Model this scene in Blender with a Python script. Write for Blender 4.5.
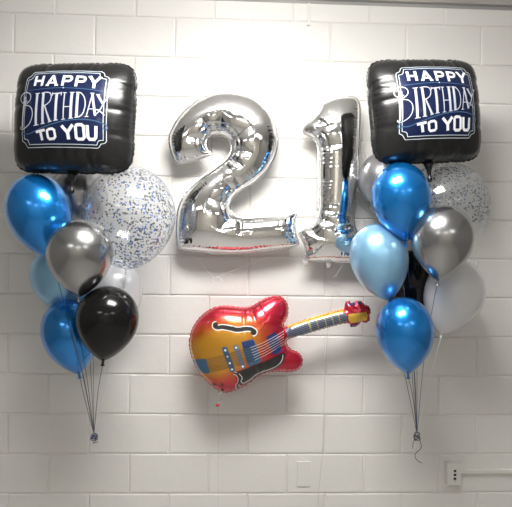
import bpy, bmesh, math, random
import numpy as np
from mathutils import Vector, Matrix
from mathutils.geometry import delaunay_2d_cdt
from mathutils.bvhtree import BVHTree

random.seed(7); rng = np.random.default_rng(7)
for o in list(bpy.data.objects): bpy.data.objects.remove(o)
sc = bpy.context.scene
COL = sc.collection

# ------------------------------------------------------------------ camera
F, CD, CZ = 548.994, 2.8422, 1.50
YAW, ROLL = -0.04232, 0.01413
_r = Vector((math.cos(YAW), math.sin(YAW), 0)); _f = Vector((-math.sin(YAW), math.cos(YAW), 0)); _u = Vector((0, 0, 1))
# pixel u' = c*u - s*v with v = -f*up  ->  right' = c*r + s*up
CAMX = (_r*math.cos(ROLL) + _u*math.sin(ROLL)).normalized()
CAMZ = (-_r*math.sin(ROLL) + _u*math.cos(ROLL)).normalized()
CAMF = _f
CP = Vector((0, -CD, CZ))
cd = bpy.data.cameras.new('camera'); cam = bpy.data.objects.new('camera', cd); COL.objects.link(cam)
cd.sensor_fit = 'HORIZONTAL'; cd.sensor_width = 36; cd.lens = F/512*36; cd.clip_start = .02
m = Matrix((CAMX, CAMZ, -CAMF)).transposed().to_4x4(); m.translation = CP
cam.matrix_world = m
sc.camera = cam
# ------------------------------------------------------------------ light, exposure
w = bpy.data.worlds.new('world'); sc.world = w; w.use_nodes = True
w.node_tree.nodes['Background'].inputs[0].default_value = (.75, .8, .9, 1)
w.node_tree.nodes['Background'].inputs[1].default_value = .15
sc.view_settings.view_transform = 'Standard'; sc.view_settings.look = 'None'
sc.view_settings.gamma = 1; sc.view_settings.exposure = 0.04; sc.view_settings.use_curve_mapping = False
CEIL = 2.822
LAMPS = [  # x, y, length, width, strength
    (0.10, -1.34, .85, .5, 41.0),
    (-1.7, -4.0, 1.0, .6, 7), (1.7, -4.0, 1.0, .6, 7),
    (0.05, -5.0, 1.0, .6, 7)]

def P(px, py, dep):
    """point seen at photo pixel (px,py) lying dep metres in front of the block wall"""
    d = CAMX*(px-256) - CAMZ*(py-253.5) + CAMF*F
    t = (CD-dep)/d.y
    return CP + d*t
def MPP(dep): return (CD-dep)/F          # metres per pixel

# ------------------------------------------------------------------ materials
def nodes(name):
    mt = bpy.data.materials.new(name); mt.use_nodes = True
    nt = mt.node_tree; return mt, nt, nt.nodes['Principled BSDF']
def bump(nt, b, scale, strength, dist=.002, detail=3, coord='Object'):
    tc = nt.nodes.new('ShaderNodeTexCoord'); n = nt.nodes.new('ShaderNodeTexNoise'); bp = nt.nodes.new('ShaderNodeBump')
    n.inputs['Scale'].default_value = scale; n.inputs['Detail'].default_value = detail
    bp.inputs['Strength'].default_value = strength; bp.inputs['Distance'].default_value = dist
    nt.links.new(tc.outputs[coord], n.inputs['Vector']); nt.links.new(n.outputs['Fac'], bp.inputs['Height'])
    nt.links.new(bp.outputs['Normal'], b.inputs['Normal']); return n
def mat(name, col, rough=.5, metal=0, coat=0, coat_r=.05, bmp=None, var=0, spec=.5, alpha=1, emit=0):
    mt, nt, b = nodes(name)
    b.inputs['Base Color'].default_value = (*col, 1); b.inputs['Roughness'].default_value = rough
    b.inputs['Metallic'].default_value = metal; b.inputs['Coat Weight'].default_value = coat
    b.inputs['Coat Roughness'].default_value = coat_r; b.inputs['Specular IOR Level'].default_value = spec
    b.inputs['Alpha'].default_value = alpha
    if emit:
        b.inputs['Emission Color'].default_value = (1, .985, .955, 1); b.inputs['Emission Strength'].default_value = emit
    if bmp: bump(nt, b, *bmp)
    tc = nt.nodes.new('ShaderNodeTexCoord'); n = nt.nodes.new('ShaderNodeTexNoise'); mx = nt.nodes.new('ShaderNodeMix'); mx.data_type = 'RGBA'
    n.inputs['Scale'].default_value = 9
    nt.links.new(tc.outputs['Object'], n.inputs['Vector']); nt.links.new(n.outputs['Fac'], mx.inputs['Factor'])
    v = var or .02
    mx.inputs['A'].default_value = (*[c*(1-v) for c in col], 1); mx.inputs['B'].default_value = (*[min(1, c*(1+v)) for c in col], 1)
    nt.links.new(mx.outputs['Result'], b.inputs['Base Color'])
    return mt

M = {}
# painted block wall: eggshell paint, pores, stipple
mt, nt, b = nodes('painted_block')
b.inputs['Roughness'].default_value = .52; b.inputs['Specular IOR Level'].default_value = .35
tc = nt.nodes.new('ShaderNodeTexCoord')
def tex(nt, tc, scale, detail=3, rough=.5, sock='Object'):
    n = nt.nodes.new('ShaderNodeTexNoise'); n.inputs['Scale'].default_value = scale; n.inputs['Detail'].default_value = detail; n.inputs['Roughness'].default_value = rough
    nt.links.new(tc.outputs[sock], n.inputs['Vector']); return n
n1 = tex(nt, tc, 1.3, 2); n2 = tex(nt, tc, 90, 4, .7); n3 = tex(nt, tc, 14, 3)
mx = nt.nodes.new('ShaderNodeMix'); mx.data_type = 'RGBA'
mx.inputs['A'].default_value = (.72, .70, .67, 1); mx.inputs['B'].default_value = (.77, .755, .73, 1)
nt.links.new(n1.outputs['Fac'], mx.inputs['Factor']); nt.links.new(mx.outputs['Result'], b.inputs['Base Color'])
b1 = nt.nodes.new('ShaderNodeBump'); b1.inputs['Strength'].default_value = .35; b1.inputs['Distance'].default_value = .0012
b2 = nt.nodes.new('ShaderNodeBump'); b2.inputs['Strength'].default_value = .5; b2.inputs['Distance'].default_value = .004
nt.links.new(n2.outputs['Fac'], b1.inputs['Height']); nt.links.new(n3.outputs['Fac'], b2.inputs['Height'])
nt.links.new(b1.outputs['Normal'], b2.inputs['Normal']); nt.links.new(b2.outputs['Normal'], b.inputs['Normal'])
M['block'] = mt
M['room'] = mat('room_paint', (.60, .57, .51), .6, bmp=(60, .1), var=.03)
# ceiling tiles
mt, nt, b = nodes('ceiling_tile'); tc = nt.nodes.new('ShaderNodeTexCoord'); br = nt.nodes.new('ShaderNodeTexBrick')
br.offset = 0; br.inputs['Scale'].default_value = 1; br.inputs['Brick Width'].default_value = .61; br.inputs['Row Height'].default_value = .61
br.inputs['Mortar Size'].default_value = .012; br.inputs['Color1'].default_value = (.72, .71, .69, 1); br.inputs['Color2'].default_value = (.69, .68, .67, 1); br.inputs['Mortar'].default_value = (.7, .7, .7, 1)
nt.links.new(tc.outputs['Object'], br.inputs['Vector']); nt.links.new(br.outputs['Color'], b.inputs['Base Color']); b.inputs['Roughness'].default_value = .85
M['ceil'] = mt
M['side'] = mat('side_wall_paint', (.27, .26, .245), .6, bmp=(60, .1), var=.03)
# floor
mt, nt, b = nodes('vinyl_floor'); tc = nt.nodes.new('ShaderNodeTexCoord'); n = tex(nt, tc, 30, 5, .7); cr = nt.nodes.new('ShaderNodeValToRGB')
cr.color_ramp.elements[0].color = (.34, .33, .31, 1); cr.color_ramp.elements[1].color = (.46, .45, .43, 1)
nt.links.new(n.outputs['Fac'], cr.inputs['Fac']); nt.links.new(cr.outputs['Color'], b.inputs['Base Color']); b.inputs['Roughness'].default_value = .4
M['floor'] = mt
M['lamp_metal'] = mat('white_enamel', (.8, .8, .8), .4)
M['foil'] = mat('silver_foil', (.95, .95, .955), .06, 1, bmp=(38, .10, .004, 2))
M['foil_clear'] = mat('foil_tab', (.8, .8, .82), .25, .8)
M['blackfoil'] = mat('black_foil', (.012, .012, .012), .26, 0, coat=.12, coat_r=.12, bmp=(14, .12, .006, 2), spec=.4)
M['navy'] = mat('navy_print', (.008, .016, .065), .22, .2, coat=.25, coat_r=.06, bmp=(14, .10, .006, 2))
M['white_print'] = mat('white_print', (.86, .87, .9), .35, coat=.5)
M['silver_print'] = mat('silver_print', (.62, .64, .72), .35, .1, coat=.5)
M['line_print'] = mat('pale_line_print', (.55, .62, .72), .35, coat=.4)
M['blue_line'] = mat('blue_line_print', (.03, .10, .22), .3, coat=.5)
M['blue'] = mat('chrome_blue_latex', (.006, .235, .70), .25, .80, coat=.9, coat_r=.10)
M['light_blue'] = mat('pearl_light_blue_latex', (.27, .53, .76), .30, .55, coat=.7, coat_r=.12)
M['light_blue_knot'] = M['light_blue']
M['chrome'] = mat('chrome_silver_latex', (.40, .40, .405), .23, .96, coat=.5, coat_r=.10)
M['silver'] = mat('silver_latex', (.40, .40, .415), .28, .85, coat=.5, coat_r=.12)
M['black'] = mat('black_latex', (.006, .0055, .0055), .13, 0, spec=.36)
M['pearl'] = mat('pearl_white_latex', (.86, .86, .88), .28, .0, coat=1, coat_r=.08, alpha=.80)
M['darkribbon'] = mat('black_ribbon', (.02, .02, .025), .3)
M['blueribbon'] = mat('blue_ribbon', (.02, .05, .22), .3)
M['whiteribbon'] = mat('white_ribbon', (.85, .85, .85), .3)
M['greyribbon'] = mat('silver_ribbon', (.4, .4, .42), .25, .7)
M['line'] = mat('nylon_line', (.75, .74, .72), .3, alpha=.6)
# clear latex
mt, nt, b = nodes('clear_latex'); nt.nodes.remove(b)
out = nt.nodes['Material Output']; tr = nt.nodes.new('ShaderNodeBsdfTransparent'); gl = nt.nodes.new('ShaderNodeBsdfGlossy'); df = nt.nodes.new('ShaderNodeBsdfDiffuse')
tr.inputs[0].default_value = (.97, .98, .99, 1); gl.inputs['Roughness'].default_value = .09; df.inputs[0].default_value = (.8, .84, .88, 1)
lw = nt.nodes.new('ShaderNodeLayerWeight'); lw.inputs['Blend'].default_value = .35
tc = nt.nodes.new('ShaderNodeTexCoord'); n = tex(nt, tc, 6, 2)
mr = nt.nodes.new('ShaderNodeMapRange'); mr.inputs['To Min'].default_value = .06; mr.inputs['To Max'].default_value = .55
nt.links.new(lw.outputs['Facing'], mr.inputs['Value'])
mf = nt.nodes.new('ShaderNodeMapRange'); mf.inputs['To Min'].default_value = .07; mf.inputs['To Max'].default_value = .28
ms = nt.nodes.new('ShaderNodeMath'); ms.operation = 'MULTIPLY'; nt.links.new(lw.outputs['Facing'], ms.inputs[0]); nt.links.new(n.outputs['Fac'], ms.inputs[1])
nt.links.new(ms.outputs[0], mf.inputs['Value'])
m1 = nt.nodes.new('ShaderNodeMixShader'); m2 = nt.nodes.new('ShaderNodeMixShader')
nt.links.new(mf.outputs[0], m1.inputs[0]); nt.links.new(tr.outputs[0], m1.inputs[1]); nt.links.new(df.outputs[0], m1.inputs[2])
fr = nt.nodes.new('ShaderNodeMapRange'); fr.inputs['To Min'].default_value = .06; fr.inputs['To Max'].default_value = .42
pw = nt.nodes.new('ShaderNodeMath'); pw.operation = 'POWER'; pw.inputs[1].default_value = 2.2; nt.links.new(lw.outputs['Facing'], pw.inputs[0]); nt.links.new(pw.outputs[0], fr.inputs['Value'])
nt.links.new(fr.outputs[0], m2.inputs[0]); nt.links.new(m1.outputs[0], m2.inputs[1]); nt.links.new(gl.outputs[0], m2.inputs[2]); nt.links.new(m2.outputs[0], out.inputs[0])
M['clear'] = mt
M['conf_black'] = mat('black_confetti', (.006, .007, .012), .35, 0)
M['conf_blue'] = mat('blue_confetti', (.01, .10, .42), .3, .3)
M['conf_silver'] = mat('silver_confetti', (.30, .32, .36), .25, .9)
# guitar foil : printed sunburst through a colour attribute
mt, nt, b = nodes('guitar_foil'); at = nt.nodes.new('ShaderNodeAttribute'); at.attribute_name = 'print'
nt.links.new(at.outputs['Color'], b.inputs['Base Color']); b.inputs['Metallic'].default_value = .62; b.inputs['Roughness'].default_value = .24
b.inputs['Coat Weight'].default_value = .8; b.inputs['Coat Roughness'].default_value = .1; bump(nt, b, 30, .15, .004, 2)
M['guitar'] = mt
M['g_black'] = mat('black_guitar_print', (.012, .011, .012), .3, coat=.4)
M['g_white'] = mat('white_guitar_print', (.8, .78, .74), .35, coat=.4)
M['g_blue'] = mat('blue_metal_print', (.05, .15, .30), .25, .5, coat=.8, var=.5)
M['g_grey'] = mat('grey_metal_print', (.22, .26, .33), .25, .5, coat=.8, var=.4)
M['g_darkblue'] = mat('dark_blue_pickup_print', (.02, .05, .20), .25, .4, coat=.8, var=.5)
M['g_fret'] = mat('grey_fretboard_print', (.20, .22, .27), .28, .55, coat=.5, var=.25)
M['g_string'] = mat('string_print', (.07, .05, .045), .35, .2)
M['g_pale'] = mat('pale_string_print', (.62, .55, .5), .35, .3)
M['g_yellow'] = mat('yellow_fret_print', (.72, .62, .12), .3, .2)
M['g_gold'] = mat('gold_headstock_print', (.80, .48, .05), .28, .5, coat=.6, var=.25)
M['plastic'] = mat('ivory_plastic', (.72, .71, .67), .4)
M['plate'] = mat('painted_plate', (.72, .71, .68), .45, bmp=(90, .1))
M['socket'] = mat('dark_socket', (.01, .01, .01), .5)
M['foilknot'] = mat('blue_curled_foil', (.02, .05, .2), .25, .8)

# ------------------------------------------------------------------ helpers
def link(name, me, parent=None, loc=None, smooth=False, mats=None):
    o = bpy.data.objects.new(name, me); COL.objects.link(o)
    if mats is not None:
        for x in (mats if isinstance(mats, list) else [mats]): me.materials.append(x)
    if parent: o.parent = parent
    if loc is not None: o.location = loc
    if smooth and len(me.polygons): me.polygons.foreach_set('use_smooth', [True]*len(me.polygons))
    return o
def mesh(name, v, f):
    me = bpy.data.meshes.new(name); me.from_pydata([tuple(map(float, x)) for x in v], [], [tuple(map(int, q)) for q in f]); me.update(); return me
def tag(o, label, cat, group=None):
    o['label'] = label; o['category'] = cat
    if group: o['group'] = group
    return o
def empty(name, loc, rot=(0, 0, 0)):
    o = bpy.data.objects.new(name, None); COL.objects.link(o); o.empty_display_size = .05
    o.location = loc; o.rotation_euler = rot; return o
def struct(o): o['kind'] = 'structure'; return o
def boxm(name, cx, cy, cz, sx, sy, sz, bev=0):
    bm = bmesh.new(); bmesh.ops.create_cube(bm, size=1)
    for v in bm.verts: v.co = Vector((cx+v.co.x*sx, cy+v.co.y*sy, cz+v.co.z*sz))
    if bev: bmesh.ops.bevel(bm, geom=bm.edges[:], offset=bev, segments=3, affect='EDGES', profile=.5)
    me = bpy.data.meshes.new(name); bm.to_mesh(me); bm.free(); return me
def catmull(pts, n=8):
    pts = [Vector(p) for p in pts]
    if len(pts) < 3: return [pts[0].lerp(pts[-1], i/n) for i in range(n+1)]
    q = [pts[0]*2-pts[1]]+pts+[pts[-1]*2-pts[-2]]; out = []
    for i in range(1, len(q)-2):
        a, b_, c, d = q[i-1:i+3]
        for k in range(n):
            t = k/n
            out.append(.5*((2*b_)+(c-a)*t+(2*a-5*b_+4*c-d)*t*t+(3*b_-a-3*c+d)*t**3))
    out.append(pts[-1]); return out
def tube(name, pts, r, seg=6, flat=1.0):
    pts = [Vector(p) for p in pts]; v = []; f = []; up = Vector((0, 1, .01)).normalized()
    for i, p in enumerate(pts):
        t = (pts[min(i+1, len(pts)-1)]-pts[max(i-1, 0)])
        t = t.normalized() if t.length > 1e-9 else Vector((0, 0, 1))
        a = t.cross(up); a = a.normalized() if a.length > 1e-4 else Vector((1, 0, 0)); b_ = t.cross(a)
        rr = r[i] if hasattr(r, '__len__') else r
        for k in range(seg):
            th = 2*math.pi*k/seg; v.append(p+a*math.cos(th)*rr+b_*math.sin(th)*rr*flat)
    for i in range(len(pts)-1):
        for k in range(seg):
            k2 = (k+1) % seg; f.append((i*seg+k, i*seg+k2, (i+1)*seg+k2, (i+1)*seg+k))
    f.append(tuple(range(seg))[::-1]); f.append(tuple((len(pts)-1)*seg+k for k in range(seg)))
    return mesh(name, v, f)

# ------------------------------------------------------------------ room
X0, Z0 = -1.13262, CZ+1.20361           # block grid origin in the room
def joint_z(Xw, row):                    # slight irregularity of the coursing
    x = min(max(Xw, -.1), 2.7); r_ = min(max(row, 0), 12)
    return -row*.2032 + .002762-.000206*x-.000131*r_-.000427*x*r_+.001262*x*x-.000037*r_*r_
def joint_x(k, row):
    kk = min(max(k, 0), 6.3); r_ = min(max(row, 0), 12)
    return k*.4064 + .006789+.001956*kk-.003891*r_+.000101*kk*r_-.00079*kk*kk+.000319*r_*r_
XL, XR, YB = -2.55, 2.65, -5.6
v = []; f = []
def addblock(row, k0, k1, ztop=None, zbot=None):
    def pt(k, r_):
        X = joint_x(k, row+.5); z = joint_z(X, r_)
        return [min(max(X+X0, XL), XR), min(max(z+Z0, 0), CEIL+.03)]
    c = [pt(k0, row+1), pt(k1, row+1), pt(k1, row), pt(k0, row)]
    if c[1][0]-c[0][0] < .02 or c[2][1]-c[1][1] < .02: return
    jit = [float(q) for q in rng.normal(0, .0008, 8)]
    base = len(v); steps = [(0, .0060), (.0022, .0060), (.0036, .0028), (.0062, .0006), (.011, 0.0)]
    for ins, dp in steps:
        for i, (sx, sz) in enumerate(((1, 1), (-1, 1), (-1, -1), (1, -1))):
            jx = jit[i*2] if ins else 0; jz = jit[i*2+1]*.8 if ins else 0
            v.append((c[i][0]+sx*ins+jx, dp, c[i][1]+sz*ins+jz))
    for s in range(len(steps)-1):
        for i in range(4):
            a, b_ = base+s*4+i, base+s*4+(i+1) % 4
            f.append((a, b_, b_+4, a+4))
    q = base+(len(steps)-1)*4; f.append((q, q+1, q+2, q+3))
for row in range(-1, 14):
    off = 0 if row % 2 == 0 else .5
    for k in range(-5, 10): addblock(row, k+off, k+off+1)
wall = struct(link('wall_back', mesh('wall_back', v, f), mats=M['block']))
wall.data.polygons.foreach_set('use_smooth', [False]*len(wall.data.polygons))
me = boxm('wall', (XL+XR)/2, .0075+.05, CEIL/2, XR-XL+.2, .1, CEIL+.1)
bm = bmesh.new(); bm.from_mesh(wall.data); bm.from_mesh(me); bm.to_mesh(wall.data); bm.free()
struct(link('floor', boxm('floor', (XL+XR)/2, YB/2, -.05, XR-XL+.2, -YB+.2, .1), mats=M['floor']))
struct(link('ceiling', boxm('ceiling', (XL+XR)/2, YB/2-.002, CEIL+.05, XR-XL, -YB-.004, .1), mats=M['ceil']))
struct(link('wall_left', boxm('wl', XL-.05, YB/2, CEIL/2, .1, -YB, CEIL+.1), mats=M['side']))
struct(link('wall_right', boxm('wr', XR+.05, YB/2, CEIL/2, .1, -YB, CEIL+.1), mats=M['side']))
struct(link('wall_front', boxm('wf', (XL+XR)/2, YB-.05, CEIL/2, XR-XL+.2, .1, CEIL+.1), mats=M['room']))
# metal angle trim under the ceiling against the blocks
bm = bmesh.new()
for args in (((XL+XR)/2, -.0115, CEIL-.0015, XR-XL, .023, .003), ((XL+XR)/2, -.0012, CEIL-.010, XR-XL, .0024, .018)):
    t_ = boxm('t', *args); bm.from_mesh(t_)
me = bpy.data.meshes.new('trim'); bm.to_mesh(me); bm.free()
M['trim'] = mat('grey_trim', (.34, .33, .32), .5)
struct(link('trim_1', me, mats=M['trim']))

for i, (x, y, L, W, S) in enumerate(LAMPS):
    e = empty('ceiling_light', (x, y, CEIL))
    tag(e, ['deep box light on ceiling nearest the block wall', 'white troffer light in ceiling towards left wall', 'white troffer light in ceiling towards right wall', 'white troffer light in ceiling at far end of room'][i], 'ceiling light', 'troffer lights in the ceiling')
    bm = bmesh.new()
    for a in ((0, W/2+.015, L+.06, .03), (0, -W/2-.015, L+.06, .03)):
        bm.from_mesh(boxm('b', a[0], a[1], -.009, a[2], a[3], .018))
    for s in (-1, 1): bm.from_mesh(boxm('b', s*(L/2+.015), 0, -.009, .03, W, .018))
    me = bpy.data.meshes.new('frame'); bm.to_mesh(me); bm.free(); link('frame', me, e, mats=M['lamp_metal'])
    DH = .13 if i == 0 else .05
    link('diffuser', boxm('d', 0, 0, -.018-DH/2+.014, L-.01, W-.01, DH, .012), e, mats=mat('lit_diffuser_%s' % 'abcd'[i], (.9, .9, .9), .5, emit=S))

# ------------------------------------------------------------------ small fittings on the wall
def fit_box(px0, px1, py0, py1, dep=0):
    a, b_ = P(px0, py0, dep), P(px1, py1, dep); return (a.x+b_.x)/2, (a.z+b_.z)/2, abs(b_.x-a.x), abs(b_.z-a.z)
cx, cz, sx, sz = fit_box(447.5, 461.5, 463, 486, .034)
e = tag(empty('outlet_box', (cx, 0, cz)), 'white surface outlet box with three black sockets low on wall', 'outlet')
link('box', boxm('b', 0, -.016, 0, sx, .032, sz, .004), e, mats=M['plastic'])
link('cover_plate', boxm('b', 0, -.0335, 0, sx*.94, .003, sz*.96, .0012), e, mats=M['plastic'])
for dz in (.0155, -.0045, -.0245):
    link('socket', boxm('s', .002, -.0353, dz+.003, .0135, .0015, .0125, .0005), e, mats=M['socket'])
link('screw', boxm('s', .003, -.0352, -.034, .003, .001, .006), e, mats=M['greyribbon'])
zc = P(480, 471.5, .012).z; x0 = cx+sx/2
t = tag(link('cable_raceway', boxm('r', (x0+.002+XR)/2, -.009, zc, XR-x0-.004, .017, .022, .004), mats=M['plastic']), 'white horizontal cable raceway running right from outlet box', 'raceway')
cx, cz, sx, sz = fit_box(297, 310.5, 461, 486)
e = tag(empty('blank_plate', (cx, 0, cz)), 'small blank wall plate painted over in wall colour', 'wall plate')
link('plate', boxm('p', 0, -.003, 0, sx, .007, sz, .003), e, mats=M['plate'])
for s in (-1, 1): link('screw', boxm('s', 0, -.007, s*sz*.36, .006, .0014, .006, .0006), e, mats=M['plate'])
# narrow cover strip from the ceiling
a = P(308.5, 26, 0)
e = tag(empty('cable_cover', (a.x, 0, a.z)), 'narrow white cable cover hanging down from ceiling above silver numbers', 'cable cover')
H_ = CEIL-.02-a.z
link('channel', boxm('c', 0, -.006, H_/2, .016, .012, H_, .003), e, mats=M['plastic'])
link('end_cap', boxm('c', 0, -.007, .004, .019, .014, .012, .003), e, mats=M['plastic'])

# ------------------------------------------------------------------ inflated foil shapes
def resample(pts, ds):
    pts = np.array(pts, float); q = np.vstack([pts, pts[:1]]); seg = np.linalg.norm(np.diff(q, axis=0), axis=1); s = np.r_[0, seg.cumsum()]
    n = int(s[-1]/ds); t = np.linspace(0, s[-1], n, endpoint=False)
    return np.c_[np.interp(t, s, q[:, 0]), np.interp(t, s, q[:, 1])], s[-1]
def smooth_closed(p, it):
    for _ in range(it): p = .5*p+.25*(np.roll(p, 1, 0)+np.roll(p, -1, 0))
    return p
def inside(poly, pts):
    x, y = pts[:, 0], pts[:, 1]; c = np.zeros(len(pts), bool); px, py = poly[:, 0], poly[:, 1]; qx, qy = np.roll(px, 1), np.roll(py, 1)
    for i in range(len(poly)):
        cond = (py[i] > y) != (qy[i] > y)
        if cond.any():
            xi = (qx[i]-px[i])*(y-py[i])/(qy[i]-py[i]+1e-15)+px[i]; c ^= cond & (x < xi)
    return c
def nearest(poly, pts):
    """distance to the closed polyline and arclength index of nearest point"""
    d = np.full(len(pts), 1e9); s = np.zeros(len(pts)); n = len(poly)
    A = poly; B = np.roll(poly, -1, 0); AB = B-A; L2 = (AB**2).sum(1)+1e-15
    for a in range(0, len(pts), 1500):
        p = pts[a:a+1500]
        t = ((p[:, None, :]-A)*AB).sum(2)/L2; t = np.clip(t, 0, 1)
        q = A+t[..., None]*AB; dd = np.linalg.norm(p[:, None, :]-q, axis=2); i = dd.argmin(1)
        d[a:a+1500] = dd[np.arange(len(p)), i]; s[a:a+1500] = i+t[np.arange(len(p)), i]
    return d, s
def inflate(name, outline, k, sp=.0045, flange=.006, L=.017, amp=.45, lam=.012, conc_amp=.6, conc_L=.03, conc_lam=.035, scallop=.002, smooth=3, waves=None, ring=0):
    """outline: list of (x,z) metres, returns mesh (front towards -Y) + BVH + arrays"""
    ds = sp*.8
    bd, per = resample(outline, ds); bd = smooth_closed(bd, smooth); n = len(bd); ds = per/n
    area = .5*np.sum(bd[:, 0]*np.roll(bd[:, 1], -1)-np.roll(bd[:, 0], -1)*bd[:, 1])
    if area < 0: bd = bd[::-1].copy()
    tan = np.roll(bd, -1, 0)-np.roll(bd, 1, 0); tan /= np.linalg.norm(tan, axis=1)[:, None]
    nin = np.c_[-tan[:, 1], tan[:, 0]]
    w_ = max(2, int(.02/ds))
    t2 = np.roll(tan, -w_, 0); t1 = np.roll(tan, w_, 0); kap = np.arctan2(t1[:, 0]*t2[:, 1]-t1[:, 1]*t2[:, 0], (t1*t2).sum(1))/(2*w_*ds)
    conc = np.clip(-kap/12., 0, 1)
    for _ in range(int(.02/ds)*2): conc = .5*conc+.25*(np.roll(conc, 1)+np.roll(conc, -1))
    rings = []
    for off in (flange*.5, flange, flange+.0008, flange+.002, flange+.0042, flange+.0075):
        q = bd+nin*off; dq, _ = nearest(bd, q); ok = inside(bd, q) & (dq > off*.96); q = q[ok]
        if off < flange+.003: rings.append(q)
        else: rings.append(q)
    x0, z0 = bd.min(0); x1, z1 = bd.max(0)
    gx = np.arange(x0, x1, sp); gz = np.arange(z0, z1, sp*.866); G = np.array([(x+(sp/2 if j % 2 else 0), z) for j, z in enumerate(gz) for x in gx])
    G = G[inside(bd, G)]; dG, _ = nearest(bd, G); G = G[dG > flange+.0075+sp*.55]
    pts = np.vstack([bd]+rings+[G]); nb = n
    # drop near duplicates
    key = {}; keep = []
    cell = .0007
    for i, (x, z) in enumerate(pts):
        kk = (round(x/cell), round(z/cell))
        if i >= nb and kk in key: continue
        key[kk] = i; keep.append(i)
    pts = pts[keep]
    res = delaunay_2d_cdt([Vector(p) for p in pts], [(i, (i+1) % nb) for i in range(nb)], [list(range(nb))], 1, 1e-6)
    V = np.array([tuple(p) for p in res[0]]); Fc = [list(t) for t in res[2] if len(t) == 3]; Fa = np.array(Fc)
    cen = V[Fa].mean(1); Fa = Fa[inside(bd, cen)]
    # FEM Poisson
    d, s = nearest(bd, V)
    N = len(V); rows = []; cols = []; wts = []; area_v = np.zeros(N)
    for a, b_, c in ((0, 1, 2), (1, 2, 0), (2, 0, 1)):
        pa, pb, pc = V[Fa[:, a]], V[Fa[:, b_]], V[Fa[:, c]]
        u_, w2 = pa-pc, pb-pc; cr_ = np.abs(u_[:, 0]*w2[:, 1]-u_[:, 1]*w2[:, 0])+1e-12; cot = np.clip((u_*w2).sum(1)/cr_, -5, 20)*.5
        rows += [Fa[:, a], Fa[:, b_]]; cols += [Fa[:, b_], Fa[:, a]]; wts += [cot, cot]
        np.add.at(area_v, Fa[:, a], cr_/6)
    rows = np.concatenate(rows); cols = np.concatenate(cols); wts = np.concatenate(wts); diag = np.bincount(rows, wts, N)
    free = d > flange*1.01
    def Aop(x): return np.where(free, diag*x-np.bincount(rows, wts*x[cols], N), 0)
    bb = np.where(free, area_v, 0); x = np.zeros(N); r_ = bb.copy(); Mi = np.where(free, 1/np.maximum(diag, 1e-6), 0); z_ = Mi*r_; p_ = z_.copy(); rz = r_@z_
    for it in range(500):
        Ap = Aop(p_); al = rz/(p_@Ap+1e-30); x += al*p_; r_ -= al*Ap; z_ = Mi*r_; rz2 = r_@z_
        if rz2 < 1e-16*max(1e-12, bb@bb) or rz2 < 1e-22: break
        p_ = z_+rz2/rz*p_; rz = rz2
    h = k*np.sqrt(np.maximum(x, 0))
    # puckers along the seam
    al_ = s*ds
    si = np.floor(s).astype(int) % n
    cc = conc[si]
    ph = al_/L+.35*np.sin(al_*23)+.2*np.sin(al_*61+1)
    pk = np.abs(np.sin(math.pi*ph))**.7
    ph2 = al_/conc_L+.2*np.sin(al_*31)
    pk2 = np.abs(np.sin(math.pi*ph2))**.8
    de = np.maximum(d-flange, 0)
    pm = .55+.45*np.sin(al_*41+1.3*np.sin(al_*97))
    f1 = 1-amp*pm*(1-pk)*np.exp(-de/lam)*(1-cc*.5)
    f2 = 1-conc_amp*cc*(1-pk2)*np.exp(-de/conc_lam)
    h = h*f1*f2
    if waves: h = waves(V, h)
    if ring: h = h*(1-ring*cc*np.exp(-((de-.040)/.005)**2))
    # in-plane scallop
    nn = nin[si]; Vx = V+nn*(scallop*(1-pk)*np.exp(-d/.008))[:, None]
    fl = .0012*np.sin(al_*2*math.pi/.011)*np.exp(-de/.004)
    isb = d < 1e-5
    ft = np.where(isb, 0, .0005)+np.where(free, h, 0)
    yf = fl-ft; yb = fl+ft
    vv = [(Vx[i, 0], yf[i], Vx[i, 1]) for i in range(N)]; back = {}
    for i in range(N):
        if isb[i]: back[i] = i
        else: back[i] = len(vv); vv.append((Vx[i, 0], yb[i], Vx[i, 1]))
    # front faces: normal -Y
    ff = []
    for a, b_, c in Fa:
        o_ = (V[b_]-V[a]); o2 = (V[c]-V[a]); ccw = o_[0]*o2[1]-o_[1]*o2[0] > 0   # ccw in (x,z) -> normal -Y
        t_ = (a, b_, c) if ccw else (a, c, b_)
        ff.append(t_); ff.append((back[t_[0]], back[t_[2]], back[t_[1]]))
    nf = len(Fa)
    me = mesh(name, vv, ff)
    bvh = BVHTree.FromPolygons([Vector(q) for q in vv], [ff[2*i] for i in range(nf)])
    return me, bvh, V, d
def drape(bvh, x, z, off):
    h = bvh.ray_cast(Vector((x, -1, z)), Vector((0, 1, 0)))
    if h[0] is None:
        h = bvh.find_nearest(Vector((x, 0, z)))
        return Vector((x, h[0].y-off, z))
    return Vector((x, h[0].y-off, z))
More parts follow.
